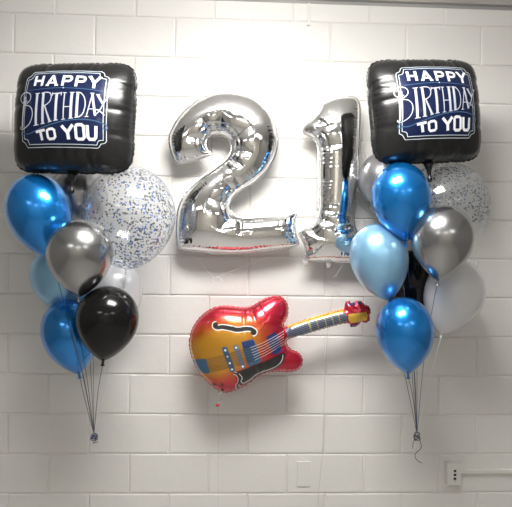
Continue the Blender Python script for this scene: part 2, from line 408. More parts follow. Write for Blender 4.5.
def ribbon(pts, wd, step=.004):
    """strip of width wd (number or list) along 2-D pts -> verts2d, faces"""
    P2 = [Vector(p) for p in pts]; W = wd if hasattr(wd, '__len__') else [wd]*len(P2)
    q = []; ww = []
    for i in range(len(P2)-1):
        n = max(1, int((P2[i+1]-P2[i]).length/step))
        for k_ in range(n): q.append(P2[i].lerp(P2[i+1], k_/n)); ww.append(W[i]+(W[i+1]-W[i])*k_/n)
    q.append(P2[-1]); ww.append(W[-1]); nc = max(1, int(max(ww)/step)); v2 = []; fs = []
    for i in range(len(q)):
        t1 = (q[i]-q[i-1]).normalized() if i > 0 else (q[1]-q[0]).normalized()
        t2 = (q[i+1]-q[i]).normalized() if i < len(q)-1 else t1
        t = (t1+t2); t = t.normalized() if t.length > 1e-6 else t1
        ml = min(1.6, 1/max(.4, t.dot(t1)))
        nrm = Vector((-t.y, t.x))
        for c in range(nc+1): v2.append(q[i]+nrm*ww[i]*ml*(c/nc-.5))
    for i in range(len(q)-1):
        for c in range(nc):
            a = i*(nc+1)+c; fs.append((a, a+1, a+nc+2, a+nc+1))
    return v2, fs
def poly2(pts, sp=.005):
    bd, _ = resample(pts, sp*.9); x0, z0 = bd.min(0); x1, z1 = bd.max(0)
    G = np.array([(x, z) for x in np.arange(x0, x1, sp) for z in np.arange(z0, z1, sp)])
    if len(G): G = G[inside(bd, G)]
    if len(G): dG, _ = nearest(bd, G); G = G[dG > sp*.4]
    allp = np.vstack([bd, G]) if len(G) else bd; n = len(bd)
    res = delaunay_2d_cdt([Vector(p) for p in allp], [(i, (i+1) % n) for i in range(n)], [list(range(n))], 1, 1e-6)
    V = np.array([tuple(p) for p in res[0]]); Fc = [t for t in res[2] if len(t) == 3]
    ok = inside(bd, V[np.array(Fc)].mean(1))
    return [Vector(p) for p in V], [t for t, g in zip(Fc, ok) if g]
def decal(name, bvh, shapes, off, parent, m_, loc=(0, 0, 0)):
    v = []; f = []
    for v2, fs in shapes:
        b0 = len(v)
        for p in v2: v.append(drape(bvh, p[0], p[1], off))
        for q in fs:
            pts = [v2[i] for i in q]; ar = 0
            for i in range(len(pts)): ar += pts[i-1][0]*pts[i][1]-pts[i][0]*pts[i-1][1]
            q = list(q) if ar > 0 else list(q)[::-1]; f.append([b0+i for i in q])
    return link(name, mesh(name, v, f), parent, loc=loc, smooth=True, mats=m_)

# ------------------------------------------------------------------ square black foil balloons
SQ = None
def square_mesh():
    a = .284; az_ = .251; pts = []                               # half size
    n_ = 64
    for i in range(n_*4):
        t = 2*math.pi*i/(n_*4); c, s = math.cos(t), math.sin(t); e_ = 2/6.5
        pts.append((a*math.copysign(abs(c)**e_, c), az_*math.copysign(abs(s)**e_, s)))
    def waves(V, h):
        # soft horizontal folds running in from the middle of each side
        x, z = V[:, 0], V[:, 1]; r_ = np.zeros(len(V))
        for (ax, az, ux, uz, wd_, am) in ((a, .015, -1, 0, .005, .16), (a, -.09, -1, 0, .006, .10), (a, .11, -1, 0, .006, .07), (-a, 0.03, 1, .05, .005, .15), (-a, -.10, 1, 0, .006, .09), (-a, .12, 1, 0, .006, .07),
                                          (.02, az_, 0, -1, .006, .12), (-.11, az_, 0, -1, .006, .08), (.12, az_, 0, -1, .006, .08), (0, -az_, 0, 1, .006, .13), (-.1, -az_, 0, 1, .006, .1), (.1, -az_, 0, 1, .006, .1), (.05, -az_, 0, 1, .006, .08)):
            l_ = (x-ax)*ux+(z-az)*uz; c_ = -(x-ax)*uz+(z-az)*ux
            r_ += am*np.exp(-np.abs(c_)/(wd_+.10*np.clip(l_, 0, 1)))*np.exp(-np.clip(l_, 0, 1)/.055)
        return h*(1-np.clip(r_*1.2, 0, .5))
    q_ = []
    for x, z in pts:                                  # gathered seam: shallow notches where the folds start
        k_ = 0
        for zz in (.015, -.09, .11): k_ += .006*math.exp(-((z-zz)/.014)**2)*(abs(x) > a*.9)
        j_ = 0
        for xx in (.02, -.11, .12): j_ += .005*math.exp(-((x-xx)/.014)**2)*(abs(z) > az_*.9)
        q_.append((x-math.copysign(k_, x), z-math.copysign(j_, z)))
    pts = q_
    return inflate('envelope', pts, 1.02, sp=.008, flange=.008, L=.026, amp=.30, lam=.010, scallop=.0045, smooth=2, waves=waves)
SQ = square_mesh()
SU = .262*2/640                                       # lettering zoom unit -> metres
def U(x, y): return ((x-262)*SU*1.02, (244-y)*SU*.935)
def st(pts, wd): return ribbon([U(*p) for p in pts], wd*SU if not hasattr(wd, '__len__') else [q*SU for q in wd])
def curve(pts, n=8): return [tuple(p)[:2] for p in catmull([(p[0], p[1], 0) for p in pts], n)]
def ell(cx, cy, rx, ry, a0=0, a1=360, n=28): return [(cx+rx*math.cos(math.radians(a0+(a1-a0)*i/n)), cy+ry*math.sin(math.radians(a0+(a1-a0)*i/n))) for i in range(n+1)]
def bird():
    thin, thick = 4.2, 14; S = []
    # B with its curl
    S += [st(curve([(72, 188), (58, 196), (40, 196), (26, 182), (24, 162), (36, 144), (56, 138), (80, 146), (92, 164), (88, 188), (66, 206), (58, 212), (90, 222), (108, 248), (108, 284), (92, 318), (66, 338), (44, 346), (32, 340), (34, 330)], 6), 5),
          st([(52, 162), (44, 336)], 9), st([(62, 166), (56, 330)], thin)]
    S += [st([(132, 152), (132, 330)], thick), st([(118, 152), (146, 151)], thin), st([(118, 331), (148, 327)], thin)]
    S += [st([(168, 152), (172, 322)], thick), st(curve([(156, 152), (182, 148), (206, 154), (214, 176), (206, 204), (184, 222), (176, 222)]), thin+1), st([(180, 222), (212, 312)], [7, 12]), st([(202, 316), (222, 310)], thin), st([(160, 324), (184, 321)], thin)]
    S += [st([(218, 158), (268, 154)], 6), st([(243, 158), (243, 306)], thick), st([(231, 308), (256, 304)], thin), st([(219, 150), (219, 170)], thin), st([(267, 148), (267, 168)], thin)]
    S += [st([(284, 152), (284, 300)], 6), st([(322, 150), (322, 294)], thick), st([(284, 232), (322, 230)], thin), st([(274, 152), (294, 152)], thin), st([(311, 150), (335, 150)], thin), st([(274, 302), (294, 299)], thin), st([(311, 296), (335, 293)], thin)]
    S += [st([(352, 150), (352, 289)], thick), st(curve([(342, 149), (366, 152), (386, 178), (392, 220), (384, 262), (366, 284), (342, 290)]), thin+1)]
    S += [st([(400, 282), (424, 152)], thin+1), st([(422, 152), (442, 276)], 12), st([(406, 240), (436, 238)], thin), st([(412, 150), (432, 150)], thin), st([(392, 284), (410, 281)], thin)]
    S += [st([(448, 158), (474, 204)], 11), st(curve([(498, 156), (478, 200), (462, 240), (448, 262), (436, 258), (438, 244), (454, 242), (470, 254), (484, 268)]), thin+1), st([(440, 157), (458, 155)], thin), st([(490, 156), (504, 156)], thin)]
    return S
def square_balloon(name, label, px, py, dep, rot, sc_, neck_px, mirror=False):
    loc = P(px, py, dep)
    e = tag(empty(name, loc, rot), label, 'balloon', 'black square foil birthday balloons'); e.scale = (sc_, sc_, sc_)
    me, bvh = SQ[0], SQ[1]
    if not len(me.materials): me.materials.append(M['blackfoil']); me.polygons.foreach_set('use_smooth', [True]*len(me.polygons))
    if 'panel' in SQD:
        for nm, src in SQD['all']:
            c = src.copy(); COL.objects.link(c); c.parent = e; c.name = nm
            for ch in src.children:
                c2 = ch.copy(); COL.objects.link(c2); c2.parent = c
    else:
        env = link('envelope', me, e); parts = [('envelope', env)]
        pan = decal('printed_panel', bvh, [poly2([U(*p) for p in [(62, 66), (84, 60), (96, 30), (440, 30), (452, 56), (474, 66), (474, 400), (452, 408), (442, 426), (84, 426), (76, 404), (56, 396)]], .008)], .0010, e, M['navy'])
        pan['label'] = 'navy blue panel with lettering'
        B1 = curve([(70, 45), (76, 24), (96, 14)], 4)
        inner = [(60, 62)]+curve([(60, 62), (82, 56), (92, 30)], 4)+[(94, 26), (440, 26)]+curve([(440, 26), (452, 54), (478, 60)], 4)+[(478, 64), (478, 402)]+curve([(478, 402), (456, 408), (446, 430)], 4)+[(442, 430), (84, 430)]+curve([(84, 430), (76, 406), (54, 398)], 4)+[(54, 390), (60, 62)]
        outer = [(48, 56), (54, 46), (70, 40), (78, 22), (88, 14), (448, 14), (462, 24), (468, 42), (484, 46), (492, 58), (492, 408), (484, 418), (466, 424), (456, 440), (448, 446), (72, 446), (64, 432), (58, 420), (40, 408), (48, 56)]
        bl = decal('panel_border', bvh, [st(inner, 3.6), st(outer, 3.6)], .0019, e, M['line_print'])
        sw = decal('swoosh_line', bvh, [st(curve([(58, 372), (44, 378), (34, 372), (36, 360), (48, 358), (58, 370), (90, 372), (150, 350), (220, 326), (300, 306), (380, 298), (440, 302), (486, 318), (498, 334), (490, 346), (480, 340), (482, 332)], 6), 5),
                                        st(curve([(76, 130), (170, 125), (270, 122), (380, 127), (470, 134)], 6), 3.4)], .0024, e, M['blue_line'])
        sd = decal('dot', bvh, [poly2([U(*p) for p in ell(272, 122, 4.5, 4.5, 0, 350, 12)], .004)], .003, e, M['line_print'])
        T = 15
        hp = [st([(107, 42), (107, 104)], T), st([(149, 42), (149, 106)], T), st([(107, 74), (149, 74)], 12),
              st([(180, 108), (206, 44)], T), st([(204, 44), (232, 109)], T), st([(188, 90), (224, 91)], 10), st([(172, 105), (190, 105)], 8), st([(222, 107), (241, 107)], 8),
              st([(264, 44), (264, 110)], T), st([(257, 51)]+ell(292, 66, 15, 15, -90, 90, 10)+[(257, 81)], 13),
              st([(335, 46), (335, 114)], T), st([(328, 53)]+ell(362, 69, 15, 15, -90, 90, 10)+[(328, 84)], 13),
              st([(398, 48), (424, 88)], T), st([(450, 50), (424, 88)], T), st([(424, 84), (424, 120)], T), st([(390, 51), (408, 51)], 8), st([(441, 53), (458, 53)], 8)]
        ha = decal('lettering', bvh, hp, .0030, e, M['white_print']); ha['label'] = 'white HAPPY lettering'
        bi = decal('lettering', bvh, bird(), .0034, e, M['silver_print']); bi['label'] = 'thin silver BIRTHDAY lettering'
        ty = [st([(130, 366), (182, 356)], 13), st([(156, 362), (164, 410)], T),
              st([(200, 354), (224, 350), (234, 358), (238, 392), (230, 402), (206, 405), (198, 396), (194, 362), (200, 354)], 13),
              st([(274, 334), (304, 370)], 16), st([(332, 328), (304, 370)], 16), st([(304, 366), (308, 406)], 17),
              st([(346, 334), (356, 328), (376, 327), (386, 335), (388, 392), (380, 402), (358, 404), (348, 396), (346, 334)], 15),
              st([(404, 328), (406, 390), (414, 402), (436, 402), (444, 390), (446, 330)], 15)]
        yo = decal('lettering', bvh, ty, .0030, e, M['white_print']); yo['label'] = 'white TO YOU lettering'
        # neck tab under the balloon
        nk = mesh('neck', *lathe([(.024, 0), (.019, -.012), (.012, -.03), (.008, -.05), (.0075, -.06), (.011, -.066), (.013, -.075), (.009, -.085), (.001, -.088)], 12, (0, 0, -.250)))
        nko = link('neck', nk, e, smooth=True, mats=M['blackfoil'])
        SQD['panel'] = 1; SQD['all'] = [('envelope', env), ('printed_panel', pan), ('panel_border', bl), ('swoosh_line', sw), ('dot', sd), ('lettering', ha), ('lettering', bi), ('lettering', yo), ('neck', nko)]
    return e
def lathe(prof, seg, c=(0, 0, 0)):
    v = []; f = []
    for r_, z in prof:
        for k in range(seg): t = 2*math.pi*k/seg; v.append((c[0]+r_*math.cos(t), c[1]+r_*math.sin(t), c[2]+z))
    for i in range(len(prof)-1):
        for k in range(seg): k2 = (k+1) % seg; f.append((i*seg+k, (i+1)*seg+k, (i+1)*seg+k2, i*seg+k2))
    f.append(tuple(range(seg))); f.append(tuple((len(prof)-1)*seg+k for k in range(seg))[::-1]); return v, f
SQD = {}
TIE_L, TIE_R = P(94, 434, .29), P(417, 434, .30)
def string_part(root, pts, m_, r_=.0010):
    W = [P(*p) if not isinstance(p, Vector) else p for p in pts]
    mi = Matrix.LocRotScale(root.location, root.rotation_euler, root.scale).inverted()
    q = catmull([mi @ p for p in W], 6)
    return link('ribbon', tube('ribbon', q, r_/root.scale[0], 5), root, mats=m_, smooth=True)

LB = square_balloon('foil_balloon', 'black square foil balloon reading HAPPY BIRTHDAY TO YOU atop left bunch', 75, 118.5, .43, (math.radians(-2), math.radians(1.0), math.radians(-10)), .975, 0)
string_part(LB, [(83, 180, .41), (84, 200, .33), (86, 235, .292), (90, 300, .29), (93, 350, .285), TIE_L], M['darkribbon'])
RB = square_balloon('foil_balloon', 'black square foil balloon reading HAPPY BIRTHDAY TO YOU atop right bunch', 424.5, 111.5, .40, (math.radians(-2), math.radians(-4.5), math.radians(8.5)), .95, 0)
string_part(RB, [(430, 176, .40), (424, 200, .30), (420, 240, .26), (417, 300, .26), (417, 370, .28), TIE_R], M['darkribbon'])

# ------------------------------------------------------------------ latex balloons
def pear(R, Ltop, Lbot, taper=.86, n=44, nr=.007):
    prof = []
    for i in range(n//2): a = math.pi/2*i/(n//2); prof.append((max(R*math.sin(a), 1e-4), Ltop*math.cos(a)))
    for i in range(n+1):
        u = i/n; u = 1-(1-u)**1.35
        r_ = R*max(0, 1-u**2)**taper; prof.append((max(r_, nr), -Lbot*u))
        if r_ < nr: break
    return prof
def orient(axis):       # matrix turning local +Z into axis
    return Vector((0, 0, 1)).rotation_difference(axis).to_matrix()
def latex(name, label, top, tail, wpx, dep, m_, group, path, rib, lean=0, taper=.80, frac=.43, seg=56, rr=.0014):
    """top/tail: photo pixels of crown and neck; depth of the centre line; path: way of the ribbon to the tie"""
    a, b_ = P(*top, dep), P(*tail, dep); ax = a-b_; L_ = ax.length; ax.normalize()
    ax = (ax+Vector((0, lean, 0))).normalized()
    R = wpx*MPP(dep)/2; nk_ = b_; prof = pear(R, L_*frac, L_*(1-frac), taper); nr = prof[-1][0]
    Mx = orient(ax); cen = nk_+ax*L_*(1-frac)
    e = tag(empty(name, nk_), label, 'balloon', group)
    v, f = lathe([(r_, z) for r_, z in prof], seg)
    me = mesh('envelope', [Mx @ Vector(q)+(cen-nk_) for q in v], f)
    env = link('envelope', me, e, smooth=True, mats=m_)
    # knot: rolled lip and twisted neck
    z0 = prof[-1][1]; kp = [(nr, 0), (.0065, -.004), (.0055, -.008), (.0085, -.011), (.0095, -.0145), (.0070, -.018), (.0055, -.020), (.0105, -.025), (.0125, -.029), (.0115, -.031), (.004, -.029)]
    kp = [kp[0]]+[(a_*.72, b2_*.72) for a_, b2_ in kp[1:]]; v, f = lathe(kp, 14, (0, 0, z0+.0005))
    link('knot', mesh('knot', [Mx @ Vector(q)+(cen-nk_) for q in v], f), e, smooth=True, mats=M['clear_knot'] if m_ == M['clear'] else m_)
    st_ = nk_-ax*.016
    string_part(e, [st_]+path, rib, rr)
    return e, cen, ax, R, prof, Mx
M['clear_knot'] = mat('clear_latex_knot', (.7, .72, .73), .25, alpha=.75)
GL, GR = 'latex balloons in left bunch', 'latex balloons in right bunch'
DR, WR, GRY, BR = M['darkribbon'], M['whiteribbon'], M['greyribbon'], M['blueribbon']
# left bunch
latex('latex_balloon', 'glossy mid blue balloon upper left of left bunch, under square foil', (31, 174), (49, 258), 62, .36, M['blue'], GL, [(56, 275, .35), (63, 300, .36), (70, 330, .375), (82, 372, .37), TIE_L], DR)
latex('latex_balloon', 'grey silver balloon tucked behind string below left square foil', (78, 165), (80, 236), 56, .145, M['silver'], GL, [(84, 262, .285), (88, 320, .285), TIE_L], GRY)
latex('latex_balloon', 'shiny chrome silver balloon at front centre of left bunch', (81, 218.5), (79, 297), 64, .47, M['chrome'], GL, [(76, 306, .42), (78, 330, .38), (86, 372, .37), TIE_L], DR)
latex('latex_balloon', 'pale blue pearl balloon behind chrome silver one in left bunch', (52, 245), (73, 315), 58, .165, M['light_blue'], GL, [(73, 332, .38), (84, 378, .37), TIE_L], GRY)
latex('latex_balloon', 'glossy mid blue balloon lowest in left bunch', (63, 299), (79, 374), 55, .235, M['blue'], GL, [(85, 400, .27), TIE_L], DR)
latex('latex_balloon', 'black latex balloon at front bottom of left bunch', (111, 286), (103, 361), 61, .43, M['black'], GL, [(98, 392, .37), TIE_L], DR)
latex('latex_balloon', 'pearly white balloon half hidden behind black one in left bunch', (114, 259), (116, 330), 54, .16, M['pearl'], GL, [(110, 372, .2), TIE_L], WR)
# right bunch
latex('latex_balloon', 'glossy mid blue balloon under right square foil beside number one', (397, 162.5), (406, 242), 59.5, .43, M['blue'], GR, [(408, 262, .30), (410, 292, .24), (412, 340, .23), (415, 380, .26), TIE_R], BR)
latex('latex_balloon', 'grey silver balloon behind upper blue one in right bunch', (384, 151), (389, 222), 57, .145, M['silver'], GR, [(404, 290, .29), (410, 350, .24), TIE_R], GRY)
latex('latex_balloon', 'shiny chrome silver balloon at front of right bunch', (446, 205), (438, 281), 62, .50, M['chrome'], GR, [(434, 300, .42), (424, 360, .36), TIE_R], GRY)
latex('latex_balloon', 'pale blue pearl balloon left in right bunch, overlapping number one', (371, 224), (389, 301), 58, .35, M['light_blue'], GR, [(395, 330, .22), (408, 390, .26), TIE_R], DR)
latex('latex_balloon', 'black latex balloon behind the others in right bunch', (413, 250), (412, 322), 52, .135, M['black'], GR, [(414, 370, .22), TIE_R], DR)
latex('latex_balloon', 'translucent pearly white balloon lower right of right bunch', (463, 260), (442, 334), 60, .27, M['pearl'], GR, [(430, 378, .29), TIE_R], WR)
latex('latex_balloon', 'glossy mid blue balloon lowest in right bunch', (402, 297), (408, 374), 58, .40, M['blue'], GR, [(413, 398, .35), TIE_R], DR)
# clear confetti balloons
def confetti_balloon(label, top, tail, wpx, dep, path, n, mix, bias):
    e, cen, ax, R, prof, Mx = latex('confetti_balloon', label, top, tail, wpx, dep, M['clear'], 'clear confetti balloons', path, WR, taper=.62, frac=.47, seg=72)
    Z = np.array([q[1] for q in prof][::-1]); Rr = np.array([q[0] for q in prof][::-1]); v = []; f = []; mi = []
    L_ = Z[-1]-Z[0]
    for i in range(n):
        while True:
            a = rng.normal(0, 1, 3); a /= np.linalg.norm(a)
            t = rng.uniform(0, 2*math.pi); z = a[2]*L_*.5*.97+(Z[0]+Z[-1])/2; r_ = float(np.interp(z, Z, Rr))
            d_ = Mx @ Vector((math.cos(t), math.sin(t), 0))
            if rng.random() < bias(d_.x, (z-Z[0])/L_, d_.y): break
        p = Vector((math.cos(t)*(r_-.0012), math.sin(t)*(r_-.0012), z))
        dr = (float(np.interp(z+.003, Z, Rr))-float(np.interp(z-.003, Z, Rr)))/.006
        nrm = Vector((math.cos(t), math.sin(t), -dr)).normalized()
        a1 = nrm.cross(Vector((0, 0, 1))); a1 = a1.normalized() if a1.length > .01 else Vector((1, 0, 0)); a2 = nrm.cross(a1)
        th = rng.uniform(0, 6.28); u_, w2 = a1*math.cos(th)+a2*math.sin(th), a2*math.cos(th)-a1*math.sin(th)
        s_ = rng.uniform(.0052, .0092); b0 = len(v); o_ = nrm*-.0004
        for sx_, sy_ in ((-1, -1), (1, -1), (1, 1), (-1, 1)): v.append(Mx @ (p+u_*sx_*s_*.55+w2*sy_*s_*.42)+(cen-e.location))
        for sx_, sy_ in ((-1, -1), (1, -1), (1, 1), (-1, 1)): v.append(Mx @ (p+o_+u_*sx_*s_*.55+w2*sy_*s_*.42)+(cen-e.location))
        k_ = int(rng.choice(3, p=mix))
        for q in ((0, 1, 2, 3), (7, 6, 5, 4), (0, 4, 5, 1), (1, 5, 6, 2), (2, 6, 7, 3), (3, 7, 4, 0)): f.append(tuple(b0+j for j in q)); mi.append(k_)
    o = link('confetti', mesh('confetti', v, f), e, mats=[M['conf_black'], M['conf_blue'], M['conf_silver']])
    o.data.polygons.foreach_set('material_index', mi); o['kind'] = 'stuff'; o['label'] = 'black, blue and silver flakes inside clear balloon'
    return e
confetti_balloon('large clear balloon full of blue and black confetti beside number two', (132, 166), (126, 270), 91, .30, [(122, 300, .26), (110, 340, .27), TIE_L], 1500, [.36, .30, .34], lambda x, z, y: .55+.45*(x > .1))
confetti_balloon('large clear confetti balloon at right edge of right bunch', (451, 163), (437, 258), 88, .225, [(436, 300, .17), (424, 360, .2), TIE_R], 700, [.70, .12, .18], lambda x, z, y: .2+.8*(z > .45))

# ties below the bunches
def tie(loc, label, curl, mm):
    e = tag(empty('ribbon_knot', loc), label, 'ribbon knot', 'ribbon knots under the two bunches')
    for j in range(9):
        c = []; a = rng.uniform(0, 6.28); b_ = rng.uniform(-.6, .8); R_ = rng.uniform(.006, .013); L_ = rng.uniform(.004, .012)
        ox, oz = rng.uniform(-.006, .008), rng.uniform(-.02, .004)
        for k in range(14):
            t = k/13*2*math.pi*.9; c.append(Vector((ox+R_*math.cos(t+a), math.sin(t*1.3+b_)*L_, oz+R_*math.sin(t+a)*.8)))
        link('loop', tube('loop', c, .0018, 5, .35), e, mats=mm[j % len(mm)], smooth=True)
    for pts, m_ in curl:
        q = catmull([P(*p)-loc for p in pts], 8); link('tail', tube('tail', q, .0019, 5, .35), e, mats=m_, smooth=True)
    return e
tie(P(94, 435, .29), 'small knot of curled blue and black ribbon under left bunch', [([(94, 434, .29), (97, 439, .28), (93, 443, .27), (98, 442, .28)], M['greyribbon']), ([(94, 434, .29), (89, 438, .28), (88, 436, .27)], WR)], [M['foilknot'], DR, GRY, M['foilknot'], BR])
tie(P(417, 434, .30), 'knot of black ribbon with a long curled tail under right bunch', [([(417, 434, .30), (420, 441, .29), (421, 448, .28), (416, 453, .27), (415, 457, .28), (418, 461, .29), (422, 463, .29)], DR), ([(417, 434, .3), (414, 441, .29), (415, 447, .28), (412, 450, .28)], WR), ([(416, 434, .3), (413, 444, .29), (413, 449, .28)], GRY)], [DR, DR, GRY])

# ------------------------------------------------------------------ silver number balloons
def px_outline(pts, dep, cx, cy):
    c = P(cx, cy, dep); return [((P(x, y, dep)-c).x, (P(x, y, dep)-c).z) for x, y in pts], c
def spline2(pts, n=6):
    q = [pts[-1]]+list(pts)+[pts[0], pts[1]]; out = []
    for i in range(1, len(q)-2):
        a, b_, c, d = [np.array(z, float) for z in q[i-1:i+3]]
        l = np.linalg.norm(c-b_)
        for k in range(n):
            t = k/n; out.append(tuple(.5*((2*b_)+(c-a)*t+(2*a-5*b_+4*c-d)*t*t+(3*b_-a-3*c+d)*t**3)))
    return out
two = [(168, 138), (169.5, 150), (176, 164), (187, 163), (199, 160), (212, 155), (208, 149), (206.5, 143), (209, 138), (215, 135.5), (222, 136), (228, 140), (230.5, 147), (228, 155), (220, 163), (210, 170),
       (200, 177), (190, 186), (182, 197), (177, 210), (175.5, 225), (176, 240), (180, 249), (197, 252), (222, 254), (245, 253.5), (270, 250.5), (298, 246), (296.5, 233), (295.5, 221), (297, 211.5), (284, 214), (262, 215.5), (243, 216.5), (235, 214), (231.5, 207), (234, 198),
       (242, 191), (254, 184), (265, 174), (273.5, 162), (278, 149), (278.5, 134), (274.5, 119), (266.5, 107), (254, 97.5), (238, 92.2), (221, 91.5), (205.5, 95.7), (191, 104), (179, 116), (171.5, 128)]
one = [(322, 103), (334, 97.5), (346, 95.5), (356, 97), (360.5, 104), (361, 118), (360, 143), (358.5, 175), (356.5, 200), (355, 222), (359, 233), (367, 243), (368, 253), (367, 262.5), (352, 263), (323, 261.8), (305, 260.3), (305, 251), (302, 242), (298, 233), (301, 227.5), (309, 225), (314.5, 218),
       (317, 206), (317.5, 185), (317.5, 160), (316.5, 146), (311, 138.5), (303, 134), (300.5, 129), (304, 123.5), (311, 118), (317, 110)]
def number_balloon(name, label, pts, dep, cx, cy, k, extra, **kw):
    ol, c = px_outline(pts, dep, cx, cy)
    me, bvh, V, d = inflate('envelope', spline2(ol, 5), k, **kw)
    e = tag(empty(name, c), label, 'balloon', 'silver foil number balloons')
    link('envelope', me, e, smooth=True, mats=M['foil'])
    for p, kind in extra:
        if kind == 'tab':
            q = P(*p)-c; v_ = [(q.x-.014, q.y, q.z+.012), (q.x+.014, q.y, q.z+.012), (q.x+.010, q.y-.002, q.z-.012), (q.x+.004, q.y+.003, q.z-.020), (q.x-.006, q.y, q.z-.018), (q.x-.012, q.y-.003, q.z-.008)]
            v2 = [(a, b_+.0015, z) for a, b_, z in v_]; n_ = 6
            link('valve_tab', mesh('tab', v_+v2, [tuple(range(6))[::-1], tuple(range(6, 12))]+[(i, (i+1) % 6, 6+(i+1) % 6, 6+i) for i in range(6)]), e, mats=M['foil_clear'])
        elif kind == 'string':
            link('string', tube('string', catmull([P(*q)-c for q in p], 6), .0007, 5), e, mats=M['whiteribbon'], smooth=True)
        elif kind == 'curl':
            link('ribbon', tube('ribbon', catmull([P(*q)-c for q in p], 6), .0016, 5, .35), e, mats=M['whiteribbon'], smooth=True)
    return e
kw = dict(sp=.0042, flange=.008, L=.020, amp=.55, lam=.013, conc_amp=.55, conc_L=.044, conc_lam=.06, scallop=.003, smooth=2, ring=.07)
number_balloon('number_balloon', 'large silver foil number 2 balloon beside confetti balloon', two, .105, 224, 175, .92,
    [([(214, 278, .07), (240, 268, .07), (270, 257, .06), (299, 249, .08)], 'string'), ([(193, 252, .08), (204, 267, .07), (214, 278, .07)], 'string'), ([(218, 276, .07), (222, 281, .066), (216, 283, .062), (212, 279, .07), (218, 277, .075)], 'curl'), ([(213, 254, .105)], 'x')], **kw)
number_balloon('number_balloon', 'tall silver foil number 1 balloon beside right bunch', one, .105, 334, 180, .92,
    [((328.5, 264.5, .105), 'tab'), ((305, 262, .10), 'tab'), ([(306, 262, .10), (320, 269, .07), (333, 277, .05)], 'string'), ([(343, 264, .10), (336, 275, .07), (333, 277, .05), (339, 276, .06)], 'curl'), ([(332, 288, .03), (336, 287, .035), (339, 290, .04), (341, 294, .03)], 'curl'), ([(333, 277, .05), (334, 283, .04), (332, 288, .03)], 'string')], **kw)

# ------------------------------------------------------------------ guitar balloon
def g5(x, y): return (180+x/2.56, 285+y/2.56)
def gg(x, y): return (185+x/4.61, 290+y/4.61)
def gn(x, y): return (275+x/5.12, 290+y/5.12)
GO = [g5(*p) for p in [(105, 274), (85, 262), (62, 241), (42, 215), (28, 182), (22, 150), (27, 120), (40, 94), (60, 72), (85, 57), (112, 52), (140, 54), (165, 56), (187, 51), (206, 39), (230, 29), (254, 27), (270, 38), (278, 56), (277, 78), (270, 94), (266, 104), (285, 99), (330, 84), (400, 64), (420, 60),
      (421, 46), (432, 39), (441, 47), (453, 39), (466, 42), (472, 49), (484, 54), (489, 68), (485, 80), (487, 90), (475, 98), (464, 94), (456, 104), (443, 108), (435, 103), (428, 98), (385, 108), (330, 124), (282, 138), (274, 148), (285, 164), (300, 170), (312, 182), (315, 200), (306, 215), (290, 222), (268, 223), (245, 222), (222, 225), (202, 233), (182, 248), (161, 262), (140, 271), (120, 276)]]
GD = .17
ol, gc = px_outline(GO, GD, 230, 345)
me, gb, GV, gdist = inflate('envelope', spline2(ol, 4), .95, sp=.005, flange=.0045, L=.02, amp=.4, lam=.010, conc_amp=.45, conc_L=.03, conc_lam=.035, scallop=.0042, smooth=2)
ge = tag(empty('guitar_balloon', gc), 'red and gold electric guitar foil balloon in middle of wall', 'balloon')
ca = me.color_attributes.new('print', 'FLOAT_COLOR', 'POINT')
def w2p(x, z): return (230+x/MPP(GD), 345-z/MPP(GD))
Rd, Or, Ye = np.array((.56, .014, .040)), np.array((.66, .13, .025)), np.array((.70, .33, .03))
cols = []
for vert in me.vertices:
    x, z = vert.co.x, vert.co.z; px, py = w2p(x, z); front = vert.co.y < .0
    # sunburst, brightest over the lower left bout
    u_, v_ = px-220, py-349; a = math.radians(-24); uu, vv_ = u_*math.cos(a)-v_*math.sin(a)*-1*-1, u_*math.sin(-a)*-1*-1+v_*math.cos(a)
    ca_, sa_ = math.cos(a), math.sin(a); uu = u_*ca_+v_*sa_; vv_ = -u_*sa_+v_*ca_
    t = math.sqrt((uu/47)**2+(vv_/27)**2); t = min(max((t-.55)/.75, 0), 1); t = t*t*(3-2*t)
    c = Ye*(1-t)+Or*t if t < .5 else Or*(1-t)*2+Rd*(2*t-1)
    if t < .5: c = Ye*(1-2*t)+Or*2*t
    if px > 287 and px < 343.5 and not (py > 345): c = np.array((.75, .42, .06))
    if px >= 343.5: c = Rd
    if not front: c = Rd
    cols += [float(c[0]), float(c[1]), float(c[2]), 1.]
ca.data.foreach_set('color', cols)
link('envelope', me, ge, smooth=True, mats=M['guitar'])
def gl_(pts): return [((P(x, y, GD)-gc).x, (P(x, y, GD)-gc).z) for x, y in pts]
mp = MPP(GD)
def gst(pts, wpx): return ribbon(gl_(pts), [q*mp for q in wpx] if hasattr(wpx, '__len__') else wpx*mp, .003)
def gpoly(pts): return poly2(gl_(pts), .004)
def c2(pts, n=6): return [tuple(p)[:2] for p in catmull([(a, b_, 0) for a, b_ in pts], n)]
fh = [gg(*p) for p in c2([(150, 144), (139, 148), (139, 158), (152, 163), (175, 160), (205, 164), (240, 171), (275, 167), (300, 168), (318, 178), (316, 188), (306, 188)])]
def n_w(L, w0, w1): return [w0+(w1-w0)*math.sin(math.pi*i/(L-1)) for i in range(L)]
decal('f_hole', gb, [gst(fh, n_w(len(fh), 4.2, 6.0))], .0008, ge, M['g_white'])['label'] = 'white rim of upper f hole'
decal('f_hole', gb, [gst(fh, n_w(len(fh), 2.4, 4.0)), gpoly([gg(*p) for p in ell(145, 153, 9, 9, 0, 345, 12)]), gpoly([gg(*p) for p in ell(310, 183, 10, 10, 0, 345, 12)]), gst([gg(222, 156), gg(230, 180)], 1.2)], .0014, ge, M['g_black'])
fh2 = [gg(*p) for p in c2([(226, 366), (240, 372), (250, 392), (247, 415), (240, 428), (246, 442)])]
decal('f_hole', gb, [gst(fh2, 3.2), gpoly([gg(*p) for p in ell(245, 442, 14, 9, 0, 345, 14)])], .0008, ge, M['g_white'])['label'] = 'white rim of lower f hole'
